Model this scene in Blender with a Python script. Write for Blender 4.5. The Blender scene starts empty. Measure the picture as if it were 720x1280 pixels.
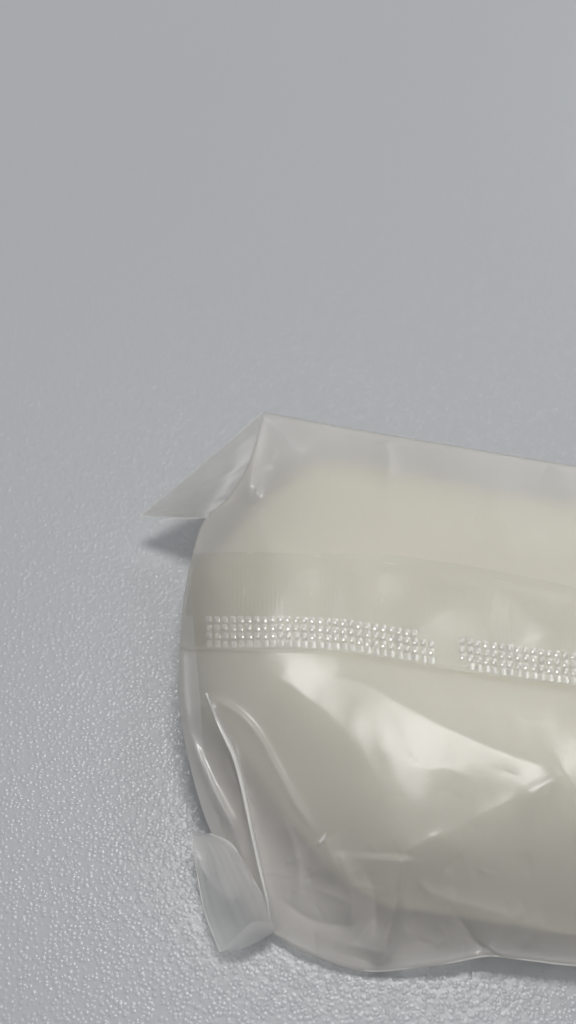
import bpy, bmesh, math, random
import numpy as np
from mathutils import Vector, noise
from mathutils.bvhtree import BVHTree

random.seed(4); rng = np.random.default_rng(7)
S = bpy.context.scene
COL = S.collection

# ------------------------------------------------------------------ camera
PITCH = math.radians(30)            # from straight down
DIST = 0.16                         # metres from lens to the table at the frame centre
TV = math.tan(math.radians(22.5))
CAM = np.array([0.0, -DIST*math.sin(PITCH), DIST*math.cos(PITCH)])
cd = bpy.data.cameras.new('camera'); cam = bpy.data.objects.new('camera', cd); COL.objects.link(cam)
cam.location = CAM; cam.rotation_euler = (PITCH, 0, 0)
cd.sensor_fit = 'VERTICAL'; cd.sensor_height = 24; cd.lens = 12/TV
cd.clip_start = 0.005; cd.clip_end = 20
cd.dof.use_dof = True; cd.dof.focus_distance = 0.137; cd.dof.aperture_fstop = 12.5
S.camera = cam

# ------------------------------------------------------------------ light
w = bpy.data.worlds.new('World'); S.world = w; w.use_nodes = True
w.node_tree.nodes['Background'].inputs[0].default_value = (0.86, 0.87, 0.90, 1)
w.node_tree.nodes['Background'].inputs[1].default_value = 0.50

def area(name, loc, target, sx, sy, power, col):
    l = bpy.data.lights.new(name, 'AREA'); l.shape = 'RECTANGLE'; l.size = sx; l.size_y = sy
    l.energy = power; l.color = col
    o = bpy.data.objects.new(name, l); COL.objects.link(o); o.location = loc
    o.rotation_euler = (Vector(target)-Vector(loc)).to_track_quat('-Z', 'Y').to_euler()
    return o
area('ceiling_light', (0.09, 0.28, 1.14), (0, 0, 0), 0.36, 0.28, 6.8, (1.0, 0.985, 0.965))
area('window_light', (0.85, 1.25, 0.95), (0, 0, 0), 0.8, 0.8, 5.0, (0.93, 0.97, 1.0))

S.view_settings.view_transform = 'Standard'; S.view_settings.look = 'None'
S.view_settings.exposure = -0.02; S.view_settings.gamma = 1
S.render.engine = 'CYCLES'
S.cycles.use_denoising = True
S.cycles.max_bounces = 14; S.cycles.transmission_bounces = 10; S.cycles.diffuse_bounces = 5
S.cycles.glossy_bounces = 5; S.cycles.transparent_max_bounces = 24
S.cycles.caustics_reflective = True; S.cycles.caustics_refractive = True

# ------------------------------------------------------------------ helpers
def ray(px, py):
    """directions of the sight lines for pixel positions of the 720 x 1280 photograph"""
    x = (np.asarray(px, float)-360)/640*TV; y = (640-np.asarray(py, float))/640*TV
    c, s = math.cos(PITCH), math.sin(PITCH)
    return np.stack([x, y*c+s, y*s-c], -1)
def at(px, py, z):
    """point at height z (metres) seen at that place of the photograph"""
    d = ray(px, py); t = (np.asarray(z, float)-CAM[2])/d[..., 2]
    return CAM + d*t[..., None]
def catmull(pts, n):
    """smooth curve through points, n samples, spaced evenly by chord length"""
    p = np.asarray(pts, float)
    d = np.concatenate([[0], np.cumsum(np.linalg.norm(np.diff(p[:, :2], axis=0), axis=1))]); d /= d[-1]
    m = np.zeros_like(p)
    m[1:-1] = (p[2:]-p[:-2])/(d[2:]-d[:-2])[:, None]
    m[0] = (p[1]-p[0])/(d[1]-d[0]); m[-1] = (p[-1]-p[-2])/(d[-1]-d[-2])
    t = np.linspace(0, 1, n); i = np.clip(np.searchsorted(d, t, 'right')-1, 0, len(p)-2)
    h = (d[i+1]-d[i])[:, None]; u = ((t-d[i])/(d[i+1]-d[i]))[:, None]
    return ((2*u**3-3*u**2+1)*p[i]+(u**3-2*u**2+u)*h*m[i]+(-2*u**3+3*u**2)*p[i+1]+(u**3-u**2)*h*m[i+1])
class TPS:
    """thin-plate spline through scattered (x, y) -> z"""
    def __init__(s, xy, z, lam=0.0):
        s.c = np.asarray(xy, float)/100; n = len(s.c)
        K = s.k(np.linalg.norm(s.c[:, None]-s.c[None], axis=-1))+lam*np.eye(n)
        P = np.c_[np.ones(n), s.c]
        s.w = np.linalg.solve(np.block([[K, P], [P.T, np.zeros((3, 3))]]), np.r_[z, 0, 0, 0])
    @staticmethod
    def k(r): return np.where(r > 1e-9, r*r*np.log(np.maximum(r, 1e-9)), 0)
    def __call__(s, x, y):
        q = np.stack([np.ravel(x), np.ravel(y)], -1)/100; out = np.empty(len(q))
        for a in range(0, len(q), 20000):
            b = q[a:a+20000]
            out[a:a+20000] = s.k(np.linalg.norm(b[:, None]-s.c[None], axis=-1))@s.w[:-3]+s.w[-3]+b@s.w[-2:]
        return out.reshape(np.shape(x))
def polydist(px, py, pts):
    """distance to a polyline, signed side, and position 0..1 along it"""
    p = np.asarray(pts, float); L = np.linalg.norm(np.diff(p, axis=0), axis=1); cum = np.r_[0, np.cumsum(L)]
    best = np.full(np.shape(px), 1e9); tt = np.zeros(np.shape(px)); sg = np.ones(np.shape(px))
    for i in range(len(L)):
        a, b = p[i], p[i+1]; e = (b-a)/L[i]
        u = np.clip((px-a[0])*e[0]+(py-a[1])*e[1], 0, L[i])
        dx, dy = px-(a[0]+e[0]*u), py-(a[1]+e[1]*u); d = np.hypot(dx, dy); k = d < best
        best = np.where(k, d, best); tt = np.where(k, (cum[i]+u)/cum[-1], tt); sg = np.where(k, np.sign(e[0]*dy-e[1]*dx), sg)
    return best, sg, tt
def wave(x, y, sc, seed):
    """cheap smooth noise: a sum of random sinusoids"""
    r = np.random.default_rng(seed); out = 0
    for i in range(14):
        a = r.uniform(0, 2*math.pi); f = r.uniform(.5, 1.6)/sc
        out = out+np.sin((x*math.cos(a)+y*math.sin(a))*f*2*math.pi+r.uniform(0, 6.28))
    return out/14**.5
def mesh(name, verts, faces, m, parent=None, smooth=True):
    me = bpy.data.meshes.new(name); me.from_pydata([tuple(v) for v in verts], [], [tuple(f) for f in faces]); me.update()
    if smooth: me.polygons.foreach_set('use_smooth', [True]*len(me.polygons))
    me.materials.append(m); o = bpy.data.objects.new(name, me); COL.objects.link(o)
    if parent: o.parent = parent
    return o
def gridfaces(nu, nv, off=0):
    """faces of an nv x nu grid (rows nv)"""
    r = np.arange(nv-1)[:, None]*nu+np.arange(nu-1)[None]+off; r = r.ravel()
    return np.stack([r, r+nu, r+nu+1, r+1], -1)

# ------------------------------------------------------------------ materials
def newmat(name):
    m = bpy.data.materials.new(name); m.use_nodes = True; nt = m.node_tree; nt.nodes.clear()
    out = nt.nodes.new('ShaderNodeOutputMaterial')
    return m, nt, out
def nd(nt, t, **kw):
    n = nt.nodes.new(t)
    for k, v in kw.items():
        if k.startswith('_'): setattr(n, k[1:], v)
        else: n.inputs[k].default_value = v
    return n

def table_material():
    m, nt, out = newmat('grey_leatherette'); L = nt.links.new
    tc = nd(nt, 'ShaderNodeTexCoord')
    nz = nd(nt, 'ShaderNodeTexNoise', Scale=420.0, Detail=2.0)
    L(tc.outputs['Object'], nz.inputs['Vector'])
    mx = nd(nt, 'ShaderNodeMix', _data_type='VECTOR', _clamp_factor=False, Factor=0.0008)
    sub = nd(nt, 'ShaderNodeVectorMath', _operation='SUBTRACT'); sub.inputs[1].default_value = (.5, .5, .5)
    L(nz.outputs['Color'], sub.inputs[0])
    sc = nd(nt, 'ShaderNodeVectorMath', _operation='SCALE', Scale=0.0004); L(sub.outputs[0], sc.inputs[0])
    ad = nd(nt, 'ShaderNodeVectorMath', _operation='ADD'); L(tc.outputs['Object'], ad.inputs[0]); L(sc.outputs[0], ad.inputs[1])
    v = nd(nt, 'ShaderNodeTexVoronoi', _feature='F1', Scale=2000.0, Randomness=0.9); L(ad.outputs[0], v.inputs['Vector'])
    v2 = nd(nt, 'ShaderNodeTexVoronoi', _feature='F1', Scale=2000.0, Randomness=0.9); L(ad.outputs[0], v2.inputs['Vector'])
    rr = nd(nt, 'ShaderNodeMapRange'); rr.inputs['From Min'].default_value = 0.46; rr.inputs['From Max'].default_value = 0.0
    sq = nd(nt, 'ShaderNodeMath', _operation='POWER'); sq.inputs[1].default_value = 1.5; L(v.outputs['Distance'], sq.inputs[0]); L(sq.outputs[0], rr.inputs['Value'])
    # each pebble of the grain has its own height
    sep = nd(nt, 'ShaderNodeSeparateColor'); L(v2.outputs['Color'], sep.inputs[0])
    hm = nd(nt, 'ShaderNodeMath', _operation='MULTIPLY_ADD'); L(sep.outputs[0], hm.inputs[0]); hm.inputs[1].default_value = .75; hm.inputs[2].default_value = .4
    mul = nd(nt, 'ShaderNodeMath', _operation='MULTIPLY'); L(rr.outputs[0], mul.inputs[0]); L(hm.outputs[0], mul.inputs[1])
    n2 = nd(nt, 'ShaderNodeTexNoise', Scale=1500.0, Detail=3.0); L(tc.outputs['Object'], n2.inputs['Vector'])
    add = nd(nt, 'ShaderNodeMath', _operation='MULTIPLY_ADD'); L(n2.outputs['Fac'], add.inputs[0]); add.inputs[1].default_value = .5; L(mul.outputs[0], add.inputs[2])
    bp = nd(nt, 'ShaderNodeBump', Strength=1.0, Distance=0.000044); L(add.outputs[0], bp.inputs['Height'])
    p = nd(nt, 'ShaderNodeBsdfPrincipled', Roughness=0.42)
    p.inputs['Coat Weight'].default_value = 0.25; p.inputs['Coat Roughness'].default_value = 0.10; L(bp.outputs[0], p.inputs['Coat Normal'])
    p.inputs['Specular IOR Level'].default_value = 0.3
    n3 = nd(nt, 'ShaderNodeTexNoise', Scale=14.0, Detail=3.0); L(tc.outputs['Object'], n3.inputs['Vector'])
    cr = nd(nt, 'ShaderNodeMix', _data_type='RGBA')
    cr.inputs[6].default_value = (0.378, 0.391, 0.404, 1); cr.inputs[7].default_value = (0.396, 0.409, 0.421, 1)
    L(n3.outputs['Fac'], cr.inputs[0]); L(cr.outputs[2], p.inputs['Base Color'])
    L(bp.outputs[0], p.inputs['Normal']); L(p.outputs[0], out.inputs[0])
    return m

def film_material(name, veil=0.52, gloss=0.38, rough=0.28, tint=(0.78, 0.75, 0.715), clear_c=.93):
    """frosted polythene: part clear, part hazy (scatters forward), part soft white, with a satin gloss"""
    m, nt, out = newmat(name); L = nt.links.new
    tc = nd(nt, 'ShaderNodeTexCoord')
    n1 = nd(nt, 'ShaderNodeTexNoise', Scale=5200.0, Detail=2.0); L(tc.outputs['Object'], n1.inputs['Vector'])
    n2 = nd(nt, 'ShaderNodeTexNoise', Scale=330.0, Detail=4.0); L(tc.outputs['Object'], n2.inputs['Vector'])
    a = nd(nt, 'ShaderNodeMath', _operation='MULTIPLY_ADD'); L(n2.outputs['Fac'], a.inputs[0]); a.inputs[1].default_value = 3.5; L(n1.outputs['Fac'], a.inputs[2])
    bp = nd(nt, 'ShaderNodeBump', Strength=0.35, Distance=0.00002); L(a.outputs[0], bp.inputs['Height'])
    clear = nd(nt, 'ShaderNodeBsdfTransparent', Color=(clear_c, clear_c, clear_c*.995, 1))
    hazy = nd(nt, 'ShaderNodeBsdfRefraction', Color=(.96, .96, .95, 1), Roughness=0.65, IOR=1.38)
    dif = nd(nt, 'ShaderNodeBsdfDiffuse', Color=(*tint, 1)); trl = nd(nt, 'ShaderNodeBsdfTranslucent', Color=(*tint, 1))
    for b in (dif, trl, hazy): L(bp.outputs[0], b.inputs['Normal'])
    see = nd(nt, 'ShaderNodeMixShader', Fac=0.92); L(clear.outputs[0], see.inputs[1]); L(hazy.outputs[0], see.inputs[2])
    soft = nd(nt, 'ShaderNodeMixShader', Fac=0.40); L(dif.outputs[0], soft.inputs[1]); L(trl.outputs[0], soft.inputs[2])
    body = nd(nt, 'ShaderNodeMixShader', Fac=veil); L(see.outputs[0], body.inputs[1]); L(soft.outputs[0], body.inputs[2])
    gl = nd(nt, 'ShaderNodeBsdfGlossy', Color=(1, 1, 1, 1), Roughness=rough); L(bp.outputs[0], gl.inputs['Normal'])
    # a thin sheet bends and mirrors light alike from both of its sides
    geo = nd(nt, 'ShaderNodeNewGeometry')
    def both_sides(ior, sock):
        k = nd(nt, 'ShaderNodeMapRange'); k.inputs['To Min'].default_value = ior; k.inputs['To Max'].default_value = 1/ior
        L(geo.outputs['Backfacing'], k.inputs['Value']); L(k.outputs[0], sock)
    fr = nd(nt, 'ShaderNodeFresnel'); both_sides(1.5, fr.inputs['IOR']); both_sides(1.38, hazy.inputs['IOR'])
    fm = nd(nt, 'ShaderNodeMath', _operation='MULTIPLY'); L(fr.outputs[0], fm.inputs[0]); fm.inputs[1].default_value = gloss*2; fm.use_clamp = True
    top = nd(nt, 'ShaderNodeMixShader'); L(fm.outputs[0], top.inputs[0]); L(body.outputs[0], top.inputs[1]); L(gl.outputs[0], top.inputs[2])
    L(top.outputs[0], out.inputs[0])
    return m

def block_material():
    m, nt, out = newmat('cream_wax'); L = nt.links.new
    tc = nd(nt, 'ShaderNodeTexCoord')
    n = nd(nt, 'ShaderNodeTexNoise', Scale=45.0, Detail=4.0); L(tc.outputs['Object'], n.inputs['Vector'])
    cr = nd(nt, 'ShaderNodeMix', _data_type='RGBA')
    cr.inputs[6].default_value = (0.475, 0.466, 0.365, 1); cr.inputs[7].default_value = (0.525, 0.516, 0.41, 1)
    L(n.outputs['Fac'], cr.inputs[0])
    p = nd(nt, 'ShaderNodeBsdfPrincipled', Roughness=0.5)
    L(cr.outputs[2], p.inputs['Base Color'])
    p.inputs['Subsurface Weight'].default_value = 0.35; p.inputs['Subsurface Radius'].default_value = (1, .8, .5); p.inputs['Subsurface Scale'].default_value = 0.003
    L(p.outputs[0], out.inputs[0])
    return m
M_TABLE = table_material(); M_FILM = film_material('frosted_film'); M_BLOCK = block_material()
M_DOT = film_material('pressed_film', veil=0.38, gloss=1.2, rough=0.16, tint=(.86,.85,.83))
M_FIN = film_material('overlap_film', veil=0.40, gloss=0.34, rough=0.28, tint=(.545,.53,.48), clear_c=.86)
M_EAR = film_material('clearer_film', veil=0.45, gloss=0.5, rough=0.26, tint=(.78,.775,.765), clear_c=.85)
M_PLIES = film_material('dense_plies', veil=0.50, gloss=0.25, rough=0.34, tint=(.62,.615,.605), clear_c=.46)  # folded film, density raised to darken the shadows it casts
M_FOLD = film_material('folded_film', veil=0.80, gloss=1.0, rough=0.22, tint=(.95,.94,.92))  # whiter than the film, so folds and edges look as if catching light
M_SEAL = film_material('sealed_film', veil=0.30, gloss=0.8, rough=0.17)

# ------------------------------------------------------------------ table
bm = bmesh.new(); bmesh.ops.create_cube(bm, size=1)
for v in bm.verts: v.co = Vector((v.co.x*1.6, v.co.y*1.3+0.1, (v.co.z-.5)*0.03))
bmesh.ops.bevel(bm, geom=bm.edges[:], offset=0.004, segments=3, affect='EDGES')
me = bpy.data.meshes.new('tabletop'); bm.to_mesh(me); bm.free(); me.materials.append(M_TABLE)
tab = bpy.data.objects.new('tabletop', me); COL.objects.link(tab); tab['kind'] = 'structure'; tab['label'] = 'light grey leather-grain tabletop'

# ------------------------------------------------------------------ pouch film
# heights in mm over the table for places on the film (photograph position, height)
CTRL = [
 (330,515,15.5),(430,534,15),(560,556,15),(720,583,14.5),(860,607,13.5),(1010,632,8),
 (316,570,17),(330,610,18.2),(500,630,18.4),(720,665,18.2),(880,690,17),
 (290,640,15.5),(300,700,19.0),(450,720,20),(600,730,20.2),(740,750,20.2),(900,760,18.5),(1020,770,10),
 (252,652,11),(238,715,12),(228,800,12.5),(226,870,12),(236,940,10),(256,1020,7.5),(272,1060,6),(300,1115,4.5),
 (262,720,16.8),(258,800,18.0),(264,860,17.2),
 (300,770,20.6),(450,800,20.9),(600,820,20.9),(740,840,20.9),(900,850,19.5),
 (310,850,20.2),(380,860,21.3),(450,862,21.8),(560,908,22.1),(700,960,22.0),(900,950,19),
 (300,920,16.0),(340,940,17.0),(400,950,19.4),(480,960,21.6),(480,1000,20.9),(560,985,21.7),(700,1010,21.2),
 (320,1010,12.0),(370,1020,13.8),(430,1030,16.4),(500,1062,18.6),(575,1030,20.3),(600,1064,18.2),(640,1000,21.3),(720,1070,17.6),(900,1060,15),
 (330,1080,8.4),(390,1090,9.0),(450,1110,9.8),(520,1110,11),(620,1120,12),(720,1125,12.2),
 (340,1130,5.0),(400,1155,4.8),(460,1165,5.2),(540,1160,6.2),(620,1160,7.6),(720,1165,7.6),(900,1150,6),
 (345,1166,2.2),(400,1198,1.5),(470,1214,1.2),(540,1206,3.2),(610,1195,4.6),(680,1203,4.4),(760,1208,4.4),(900,1205,4),(1015,1190,2),(1040,950,9),
]
C = np.array(CTRL, float)
C[:, 2] = np.where(C[:, 2] > 4, 4*.75+(C[:, 2]-4)*.62, C[:, 2]*.75)+.4
base = TPS(C[:, :2], C[:, 2], lam=0.012)

# creases: polyline, height mm, half width px (left of travel, right of travel), taper at both ends
CREASES = [
 ([(326,518),(320,560),(313,600),(309,634)], 1.3, 10, 16, (.02, .25)),
 ([(330,516),(352,545),(385,575)], .6, 12, 18, (.02, .5)),
 ([(308,634),(330,670),(350,720)], .5, 22, 30, (.1, .6)),
 ([(258,866),(274,905),(292,945),(302,980),(312,1030),(324,1085),(333,1120),(340,1158)], 1.3, 6, 11, (.06, .12)),
 ([(262,870),(300,893),(322,918),(345,960),(372,1008),(402,1050)], .9, 6, 11, (.1, .2)),
 ([(404,1046),(416,1075),(430,1105)], .55, 10, 14, (.1, .5)),
 ([(500,1068),(575,1034),(640,1000),(706,966)], .34, 16, 24, (.08,.08)),
 ([(502,1068),(499,1105),(490,1150),(474,1207)], 3.2, 7, 24, (.06, .12)),
 ([(500,1070),(535,1050),(575,1034)], .5, 10, 18, (.06, .5)),
 ([(452,1070),(468,1120),(470,1180)], -1.3, 14, 12, (.3, .3)),
 ([(510,1095),(545,1118),(600,1135),(660,1150)], .6, 10, 22, (.15,.3)),
 ([(420,1060),(440,1110),(436,1165)], .7, 7, 14, (.2,.25)),
 ([(352,1015),(372,1075),(372,1140)], .6, 8, 14, (.2,.3)),
 ([(560,1130),(585,1165),(608,1192)], -.7, 9, 9, (.3,.1)),
 ([(345,1120),(390,1150),(450,1160)], -.5, 8, 12, (.3,.3)),
 ([(640,1010),(680,985),(706,966)], .35, 14, 20, (.4, .05)),
 ([(612,1190),(640,1150),(690,1120)], .5, 20, 26, (.05, .5)),
 ([(480,548),(486,575),(480,620)], .45, 14, 14, (.1, .5)),
 ([(236,905),(252,955),(275,1005),(300,1050)], .8, 6, 7, (.2, .2)),
 ([(246,930),(268,985),(296,1040)], .6, 5, 6, (.2, .2)),
 ([(400,846),(450,852),(500,878),(560,910),(640,945),(704,964)], .36, 16, 30, (.25,.1)),
 ([(328,834),(390,876),(440,926),(480,990),(502,1064)], .22, 20, 34, (.1,.3)),
 ([(342,1164),(372,1182),(405,1196),(438,1207),(470,1211),(505,1208),(560,1201),(610,1192),(650,1196),(720,1204),(800,1206)], .45, 7, 9, (.02,.02)),
 ([(229,790),(231,860),(238,925)], .7, 5, 10, (.3, .3)),
]
_r = random.Random(12)
def crinkle(cx, cy, ln, ang, amp, wd):
    a = math.radians(ang); k = _r.uniform(-.25, .25)*ln
    dx, dy = math.cos(a)*ln/2, math.sin(a)*ln/2
    CREASES.append(([(cx-dx, cy-dy), (cx-dy/ln*k, cy+dx/ln*k), (cx+dx, cy+dy)], amp, wd, wd*_r.uniform(1, 2), (.35, .35)))
for _ in range(26):     # small crinkles of the slack film at the front left
    crinkle(_r.uniform(330, 700), _r.uniform(1070, 1190), _r.uniform(25, 80), _r.choice([70, 80, 100, 115, 20, -30])+_r.uniform(-20, 20), _r.uniform(.08, .3)*_r.choice([1, 1, -1]), _r.uniform(3, 8))
for _ in range(12):     # and of the stretched film near the back corner
    crinkle(_r.uniform(335, 700), _r.uniform(545, 680), _r.uniform(25, 90), _r.uniform(60, 120), _r.uniform(.03, .08)*_r.choice([1, -1]), _r.uniform(5, 12))
for _ in range(16):
    crinkle(_r.uniform(400, 720), _r.uniform(870, 1060), _r.uniform(25, 70), _r.uniform(-60, 60), _r.uniform(.015, .05)*_r.choice([1, -1]), _r.uniform(4, 9))
for _ in range(10):
    crinkle(_r.uniform(245, 310), _r.uniform(950, 1100), _r.uniform(40, 110), _r.uniform(55, 85), _r.uniform(.15, .4)*_r.choice([1, -1]), _r.uniform(3, 6))
for _ in range(22):
    crinkle(_r.uniform(345, 640), _r.uniform(1050, 1195), _r.uniform(14, 45), _r.uniform(0, 180), _r.uniform(.08, .2)*_r.choice([1, 1, -1]), _r.uniform(2.2, 4))
for _ in range(9):
    crinkle(_r.uniform(300, 345), _r.uniform(560, 660), _r.uniform(18, 50), _r.uniform(70, 130), _r.uniform(.06, .16), _r.uniform(3, 6))
def crease(x, y):
    z = np.zeros(np.shape(x))
    for pts, amp, wl, wr, (ta, tb) in CREASES:
        cv = catmull(pts, 40)[:, :2]; m_ = 7*max(wl, wr); lo, hi = cv.min(0)-m_, cv.max(0)+m_
        near = (x > lo[0]) & (x < hi[0]) & (y > lo[1]) & (y < hi[1])
        if not near.any(): continue
        d, s, t = polydist(x[near], y[near], cv)
        wd = np.where(s > 0, wr, wl); q = d/wd
        prof = np.exp(-np.sqrt(q*q+.02)+.14)
        sm = lambda e: e*e*(3-2*e)
        env = sm(np.clip(t/max(ta, 1e-3), 0, 1))*sm(np.clip((1-t)/max(tb, 1e-3), 0, 1))
        z[near] += amp*.8*prof*env
    return z
def height(x, y, fine=True):
    z = base(x, y)
    if fine:
        z = z+crease(x, y)+.06*wave(x, y, 130, 3)+.014*wave(x*1.0, y*.6, 45, 5)
    return z

NU, NV = 330, 350
LEFT = [(330,515),(322,545),(308,585),(285,622),(254,652),(240,695),(230,745),(225,800),(224,850),(228,900),(237,950),(250,1000),(266,1045),(285,1090),(308,1130),(342,1166)]
TOP = [(330,515),(430,534),(560,556),(720,583),(860,607),(1010,632)]
BOT = [(342,1166),(372,1186),(405,1200),(438,1211),(470,1215),(505,1212),(560,1205),(610,1196),(650,1200),(720,1208),(800,1210),(900,1206),(1015,1190)]
RIGHT = [(1010,632),(1030,770),(1045,950),(1035,1080),(1015,1190)]
lf, tp, bt, rt = catmull(LEFT, NV), catmull(TOP, NU), catmull(BOT, NU), catmull(RIGHT, NV)
# crowd the grid towards the visible part
u = np.linspace(0, 1, NU); u = u; v = np.linspace(0, 1, NV)
U, V = np.meshgrid(u, v)
def coons():
    P = (1-U)[..., None]*lf[:, None]+U[..., None]*rt[:, None]+(1-V)[..., None]*tp[None]+V[..., None]*bt[None]
    c00, c10, c01, c11 = tp[0], tp[-1], bt[0], bt[-1]
    P -= ((1-U)*(1-V))[..., None]*c00+(U*(1-V))[..., None]*c10+((1-U)*V)[..., None]*c01+(U*V)[..., None]*c11
    return P
PX = coons()
Z = np.maximum(height(PX[..., 0], PX[..., 1]), 0.8)
G = at(PX[..., 0], PX[..., 1], Z/1000)                       # NV x NU x 3
verts = list(G.reshape(-1, 3)); faces = list(gridfaces(NU, NV))
# the film carries on round every edge, down and under to the table
idx = np.arange(NU*NV).reshape(NV, NU)
loop = np.r_[idx[:, 0], idx[-1, 1:], idx[-2::-1, -1], idx[0, -2:0:-1]]
P0 = G.reshape(-1, 3)[loop]
cen = P0.mean(0)
tang = np.roll(P0, -1, 0)-np.roll(P0, 1, 0); nin = np.stack([-tang[:, 1], tang[:, 0]], -1); nin /= np.linalg.norm(nin, axis=1)[:, None]+1e-12
for _ in range(60): nin = (nin+np.roll(nin, 1, 0)+np.roll(nin, -1, 0))/3
nin /= np.linalg.norm(nin, axis=1)[:, None]
prev = loop; n = len(loop)
for t_, off in ((.06, .04), (.15, .07), (.3, .10), (.5, .13), (.7, .18), (.88, .30), (1, .5)):
    q = P0.copy(); q[:, 2] = P0[:, 2]*(1-t_)+.00025*t_
    q[:, :2] += nin*(P0[:, 2]*off+0.0004*t_)[:, None]
    st = len(verts); verts += list(q); cur = np.arange(n)+st
    faces += list(np.stack([prev, np.roll(prev, -1), np.roll(cur, -1), cur], -1)[:, ::-1]); prev = cur
st = len(verts); verts.append(np.array([cen[0], cen[1], .00025])); faces += [(int(a), int(b), st) for a, b in zip(np.roll(prev, -1), prev)]

pouch = bpy.data.objects.new('plastic_pouch', None); COL.objects.link(pouch); pouch.empty_display_size = .02
pouch.location = (0, 0, 0)
pouch['label'] = 'frosted translucent plastic pouch with folded corners lying on the grey table'; pouch['category'] = 'pouch'
film = mesh('film', verts, faces, M_FILM, pouch)
film.data.materials.append(M_PLIES)                     # tucked film round the sides, made denser to deepen the contact shadow
n_top = (NU-1)*(NV-1)
for i_ in range(n_top+n, n_top+n*7): film.data.polygons[i_].material_index = 1

# ------------------------------------------------------------------ fin seal along the pouch
FT = [(241,692),(300,690),(370,692),(450,698),(520,708),(620,724),(720,745),(860,770),(990,790)]
FB = [(225,812),(300,812),(370,812),(440,817),(530,831),(620,845),(720,858),(860,872),(990,885)]
n1, n2 = 720, 60
ft, fb = catmull(FT, n1), catmull(FB, n1)
vv = np.linspace(0, 1, n2)
FP = (1-vv)[:, None, None]*ft[None]+vv[:, None, None]*fb[None]
def fin_lift(x, y, v):
    """how far (mm) the overlap stands off the film under it"""
    l = .20-.17*np.exp(-(v/.08)**2)+.16*np.sin(x/17+v*1.3+1.2*np.sin(x/61))*1.25*np.exp(-((v-.4)/.3)**2)
    rip = np.exp(-((x-345)/55)**2-((y-752)/20)**2)+.25
    return l+.008*(1+.5*np.sin(x/9)+.4*np.sin(x/23+1))*np.sin(x*2*math.pi/5.2+.6*np.sin(x/14))*rip*np.clip((.66-v)/.1, 0, 1)+.35*np.clip((v-.955)/.045, 0, 1)
FZ = height(FP[..., 0], FP[..., 1])+fin_lift(FP[..., 0], FP[..., 1], vv[:, None]+0*FP[..., 0])
FG = at(FP[..., 0], FP[..., 1], FZ/1000)
fin = mesh('fin_seal', FG.reshape(-1, 3), gridfaces(n1, n2), M_FIN, pouch)

# the pressed dots of the seal: four rows, one gap
dv, dfc = [], []
def seal_y(x):  # lower edge of the seal
    return np.interp(x, fb[:, 0], fb[:, 1])
x = 262.0
while x < 980:
    if not (549 < x < 573):
        for r in range(4):
            if (x > 520 and x < 549 and r == 3) or (573 <= x < 585 and r == 0): continue
            cy = seal_y(x)-7-r*10.2+random.uniform(-.5, .5); cx = x+random.uniform(-.5, .5)-r*.4
            hx, hy = 4.5, 5.1
            st = len(dv); ring = []
            for k, (s, hh) in enumerate(((1.0, 0), (.72, .08))):
                for a in range(8):
                    th = a*math.pi/4
                    cs, sn = math.cos(th), math.sin(th); sq_ = 1/max(abs(cs), abs(sn))**.6
                    gx, gy = cx+hx*s*cs*sq_*.9, cy+hy*s*sn*sq_*.9
                    ring.append((gx, gy, hh))
            ring.append((cx, cy, .12))
            ring = np.array(ring)
            ty = np.interp(cx, ft[:, 0], ft[:, 1]); vd = (ring[:, 1]-ty)/(seal_y(cx)-ty)
            zz = height(ring[:, 0], ring[:, 1])+fin_lift(ring[:, 0], ring[:, 1], vd)+ring[:, 2]*random.uniform(.6, 1.2)-.01
            dv += list(at(ring[:, 0], ring[:, 1], zz/1000))
            for a in range(8):
                b = (a+1) % 8
                dfc.append((st+a, st+8+a, st+8+b, st+b)); dfc.append((st+8+a, st+16, st+8+b))
    x += 9.9
dots = mesh('seal_dots', dv, dfc, M_DOT, fin); dots['kind'] = 'stuff'

# ------------------------------------------------------------------ folded corner ear, upper left
def sheet(name, edge_a, edge_b, n_u, n_v, bulge, parent, m=None, wob=.12, seed=1, fan=0.0):
    """film sheet ruled between two edges given as (px, py, z mm), bulging in the middle"""
    a, b = catmull(edge_a, n_u), catmull(edge_b, n_u); t = np.linspace(0, 1, n_v)
    P = (1-t)[:, None, None]*a[None]+t[:, None, None]*b[None]
    q = np.linspace(0, 1, n_u)
    P[..., 2] += bulge*np.sin(t*math.pi)[:, None]*np.sin(q*math.pi)[None]+wob*wave(P[..., 0], P[..., 1]*.7+P[..., 0]*.3, 40, seed)*np.sin(q*math.pi)[None]
    tt = t[:, None]; P[..., 2] += fan*np.sin(q*math.pi)[None]**.7*(np.sin(tt*15+1)+.6*np.sin(tt*27+2)+.4*np.sin(tt*44))
    g = at(P[..., 0], P[..., 1], P[..., 2]/1000)
    return g.reshape(-1, 3), gridfaces(n_u, n_v)
def two_ply(name, ea, eb, bulge, gap, parent, seed, m=None):
    v1, f1 = sheet(name, ea, eb, 60, 70, bulge, parent, seed=seed, fan=.035)
    ea2 = [(p[0], p[1], p[2]-gap*(0 if i == 0 else 1)) for i, p in enumerate(ea)]
    eb2 = [(p[0], p[1], p[2]-gap*(0 if i == 0 else 1)) for i, p in enumerate(eb)]
    v2, f2 = sheet(name, ea2, eb2, 60, 40, -bulge*.6, parent, seed=seed+1)
    return mesh(name, list(v1)+list(v2), list(f1)+list(f2+len(v1)), m or M_FILM, parent)
EAR = two_ply('corner_flap', [(175,645,5),(215,612,6.8),(270,566,9.0),(328,516,11.0)], [(175,645,5),(205,647,6.3),(248,648,8.2),(272,646,8.4),(300,640,8.0)], .3, .25, pouch, 11, M_PLIES)

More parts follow.
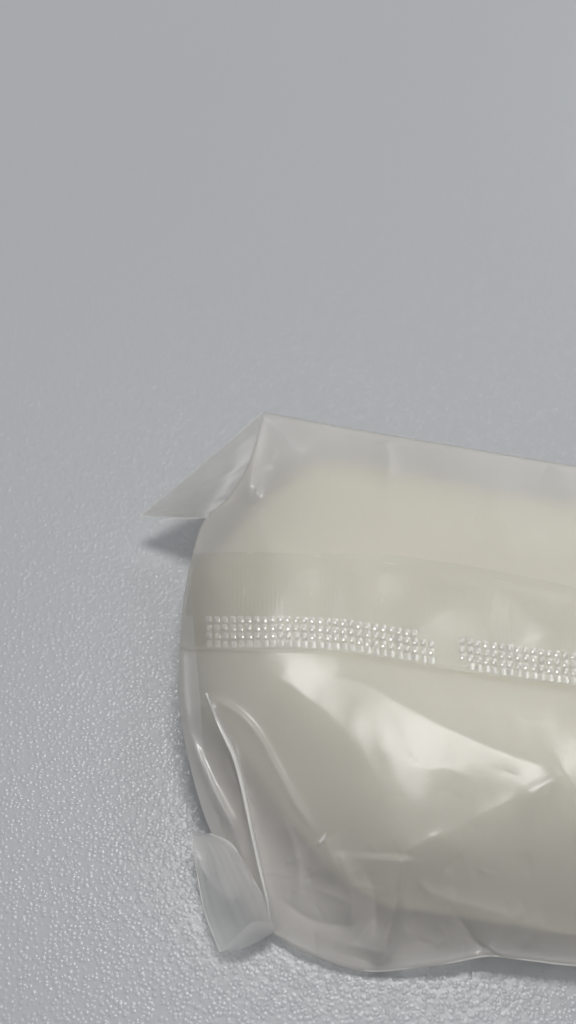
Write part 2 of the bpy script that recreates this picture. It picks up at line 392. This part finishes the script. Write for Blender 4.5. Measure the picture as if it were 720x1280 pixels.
def over(pts, lift):
    """places in the photograph -> (px, py, height just above the film there)"""
    p = np.array(pts, float); return [(a, b, float(h)+lift) for (a, b), h in zip(p, height(p[:, 0], p[:, 1]))]
def layer(name, ea, eb, m, parent, nu=70, nv=14, seed=31, bulge=.15, wob=.05, follow=None):
    """one more ply of film; with follow it hugs the film below at that distance"""
    v1, f1 = sheet(name, ea, eb, nu, nv, bulge, parent, wob=wob, seed=seed)
    return mesh(name, v1, f1, m, parent)
def hug(name, ea, eb, m, parent, lift, nu=90, nv=12, arch=0.0):
    a, b = catmull(ea, nu), catmull(eb, nu); t = np.linspace(0, 1, nv)[:, None, None]
    P = (1-t)*a[None]+t*b[None]
    z = height(P[..., 0], P[..., 1])+lift+arch*np.sin(np.linspace(0, math.pi, nv))[:, None]
    return mesh(name, at(P[..., 0], P[..., 1], z/1000).reshape(-1, 3), gridfaces(nu, nv), m, parent)
# side ply down the left end
hug('side_fold', [(241,700),(236,722),(229,760),(224,810),(223,855),(227,905),(237,955),(250,1003),(262,1036),(277,1062)],
    [(241.5,700),(240,724),(241,760),(244,810),(249,862),(252,905),(253,940),(263,978),(272,1020),(279,1062)], M_EAR, pouch, .3)
hug('side_fold', [(250,955),(256,975),(268,1005),(290,1040),(300,1062)], [(254,940),(267,970),(283,1003),(296,1042),(301,1062)], M_EAR, pouch, .5)
hug('fold_strip', [(400,693),(470,693),(520,697.5),(620,713),(720,734),(860,759),(990,779)], [(400,693.5),(470,701),(520,708.5),(620,724.5),(720,745.5),(860,770.5),(990,790.5)], M_FIN, fin, .04)
# sharp standing creases: a narrow doubled fold of film, whitened to carry its glint
hug('crease_fold', [(258,867),(273,906),(290,945),(300,980),(311,1030),(323,1085),(331,1118),(339,1157)],
    [(259,867),(276,904),(295,943),(306,980),(316,1029),(328,1083),(335,1117),(340,1157)], M_FOLD, pouch, .35, arch=.5)
hug('crease_fold', [(398,1050),(402,1046),(407,1041)], [(399,1056),(405,1050),(409,1043)], M_FOLD, pouch, .3, nu=12, nv=6, arch=.4)
def bead(name, pts, r, m, parent, n=60):
    """the thicker edge of a film ply; also the white glint line on a crease"""
    c = catmull(pts, n); g = at(c[:, 0], c[:, 1], c[:, 2]/1000); vs, fs = [], []
    for i in range(n):
        t = Vector(g[min(i+1, n-1)]-g[max(i-1, 0)]).normalized(); a = t.cross(Vector((0, 0, 1))).normalized(); b = a.cross(t)
        for k in range(6):
            th = k*math.pi/3; vs.append(Vector(g[i])+(a*math.cos(th)+b*math.sin(th))*r)
    for i in range(n-1):
        for k in range(6): fs.append((i*6+k, i*6+(k+1) % 6, i*6+6+(k+1) % 6, i*6+6+k))
    return mesh(name, vs, fs, m, parent)
bead('edge', [(175,645,5),(215,612,6.8),(270,566,9.0),(328,516,11.0)], .00007, M_FOLD, EAR)
bead('edge', [(175,645,5),(205,647,6.3),(248,648,8.4)], .00007, M_FOLD, EAR)
# lower left end flap, standing off the table
ea = [(239,1040,5.0),(247,1095,4.2),(256,1140,3.4),(275,1190,2.4)]
eb = over([(262,1043),(288,1054),(305,1080),(328,1120)], .7)+[(343,1163,3.4)]
eb[0] = (262,1042,6.0)
fl = mesh('end_flap', *sheet('end_flap', ea, eb, 70, 50, .12, pouch, seed=21, fan=.04), M_EAR, pouch)
cl = [(258,867),(273,906),(291,945),(301,980),(312,1030),(324,1085),(332,1118),(339,1157)]
bead('crease_edge', over(cl, .75), .00013, M_FOLD, film, 120)  # white bead laid on the crease as its painted highlight
bead('bottom_edge', over([(455,1213),(470,1214),(505,1211),(560,1204),(610,1195),(650,1199),(720,1207),(800,1209)], -.02), .00006, M_FOLD, film, 120)
bead('edge', ea, .00006, M_FOLD, fl)
bead('edge', eb[:-1], .00006, M_FOLD, fl)
ec = [(275,1190,2.6),(300,1166,4.6),(318,1152,5.2),(346,1156,4.4)]; ed = [(275,1190,2.6),(298,1187,2.8),(322,1177,3.0),(346,1163,3.2)]
mesh('fold', *sheet('fold', ec, ed, 50, 16, .1, pouch, seed=23), M_EAR, fl)
mesh('fold', *sheet('fold', [(241,1045,5.2)]+over([(264,1047),(290,1058),(313,1086)], .95), [(252,1085,4.9)]+over([(272,1113),(293,1122),(319,1107)], .95), 50, 16, 0, pouch, wob=.02, seed=25), M_EAR, fl)

# ------------------------------------------------------------------ the block inside
Z0 = np.maximum(height(PX[..., 0], PX[..., 1], False), .8)
G0 = at(PX[..., 0], PX[..., 1], Z0/1000)
bvh = BVHTree.FromPolygons([tuple(p) for p in G.reshape(-1, 3)], [tuple(int(i) for i in f) for f in gridfaces(NU, NV)])
# outline of the block at mid height, world metres, from places in the photograph at 9 mm
OUT = [(330,640),(270,720),(262,800),(270,880),(330,970),(400,1060),(470,1120),(560,1138),(640,1150),(720,1165),(860,1160),(960,1080),(980,900),(960,760),(900,660),(720,640),(500,600),(390,590)]
oc = catmull(OUT+[OUT[0]], 160)[:-1]
ow = at(oc[:, 0], oc[:, 1], np.full(len(oc), .0055))[:, :2]
ocen = ow.mean(0)
NR = 60; RAD = .024; ZM = .0046
bv, bf = [], []
seg = np.linalg.norm(np.roll(ow, -1, 0)-ow, axis=1)
def block_top(x, y):
    h = bvh.ray_cast(Vector((x, y, .1)), Vector((0, 0, -1)))
    return h[0].z if h[0] is not None else ZM+.001
rings_t = np.r_[np.linspace(0, .35, 30)**1.0, np.linspace(.35, .97, 30)[1:]]
T = np.empty((len(rings_t), len(ow)))
for k, r in enumerate(rings_t):
    p = ow*(1-r)+ocen*r
    T[k] = [block_top(a, b) for a, b in p]
# smooth the contact surface a little, keep it under the film
Ts = T.copy()
for _ in range(12):
    Ts = (Ts+np.roll(Ts, 1, 1)+np.roll(Ts, -1, 1))/3
    Ts[1:-1] = (Ts[:-2]+Ts[1:-1]+Ts[2:])/3
    Ts = np.minimum(Ts, T)
for k, r in enumerate(rings_t):
    p = ow*(1-r)+ocen*r
    d = np.linalg.norm(p-ow, axis=1); q = np.clip(1-d/RAD, 0, 1)
    zt = Ts[k]-.0005
    z = ZM+(np.maximum(zt, ZM)-ZM)*np.sqrt(1-q**2.2)
    z = np.minimum(z, np.maximum(Ts[k]-.0004, .001))
    bv += [(p[i, 0], p[i, 1], z[i]) for i in range(len(p))]
n = len(ow)
for k in range(len(rings_t)-1):
    for i in range(n):
        j = (i+1) % n; bf.append((k*n+i, k*n+j, (k+1)*n+j, (k+1)*n+i))
bv.append((ocen[0], ocen[1], Ts[-1].mean()-.0005)); last = len(bv)-1
k = len(rings_t)-1
bf += [(k*n+i, k*n+(i+1) % n, last) for i in range(n)]
prev = np.arange(n)
for t_, ins in ((.25, .0004), (.5, .0014), (.75, .003), (.92, .005), (1, .0075)):
    dirn = (ocen-ow); dirn = dirn/np.linalg.norm(dirn, axis=1)[:, None]
    st = len(bv); z0 = np.array([bv[i][2] for i in range(n)])
    q = ow+dirn*ins
    bv += [(q[i, 0], q[i, 1], z0[i]*(1-t_)+.0007*t_) for i in range(n)]
    cur = np.arange(n)+st
    bf += [(cur[i], cur[(i+1) % n], prev[(i+1) % n], prev[i]) for i in range(n)]; prev = cur
bv.append((ocen[0], ocen[1], .0007)); bf += [(prev[(i+1) % n], prev[i], len(bv)-1) for i in range(n)]
blk = mesh('cream_block', bv, [tuple(int(i) for i in f) for f in bf], M_BLOCK)
blk['label'] = 'pale cream rounded block seen through the frosted pouch around it'; blk['category'] = 'block'
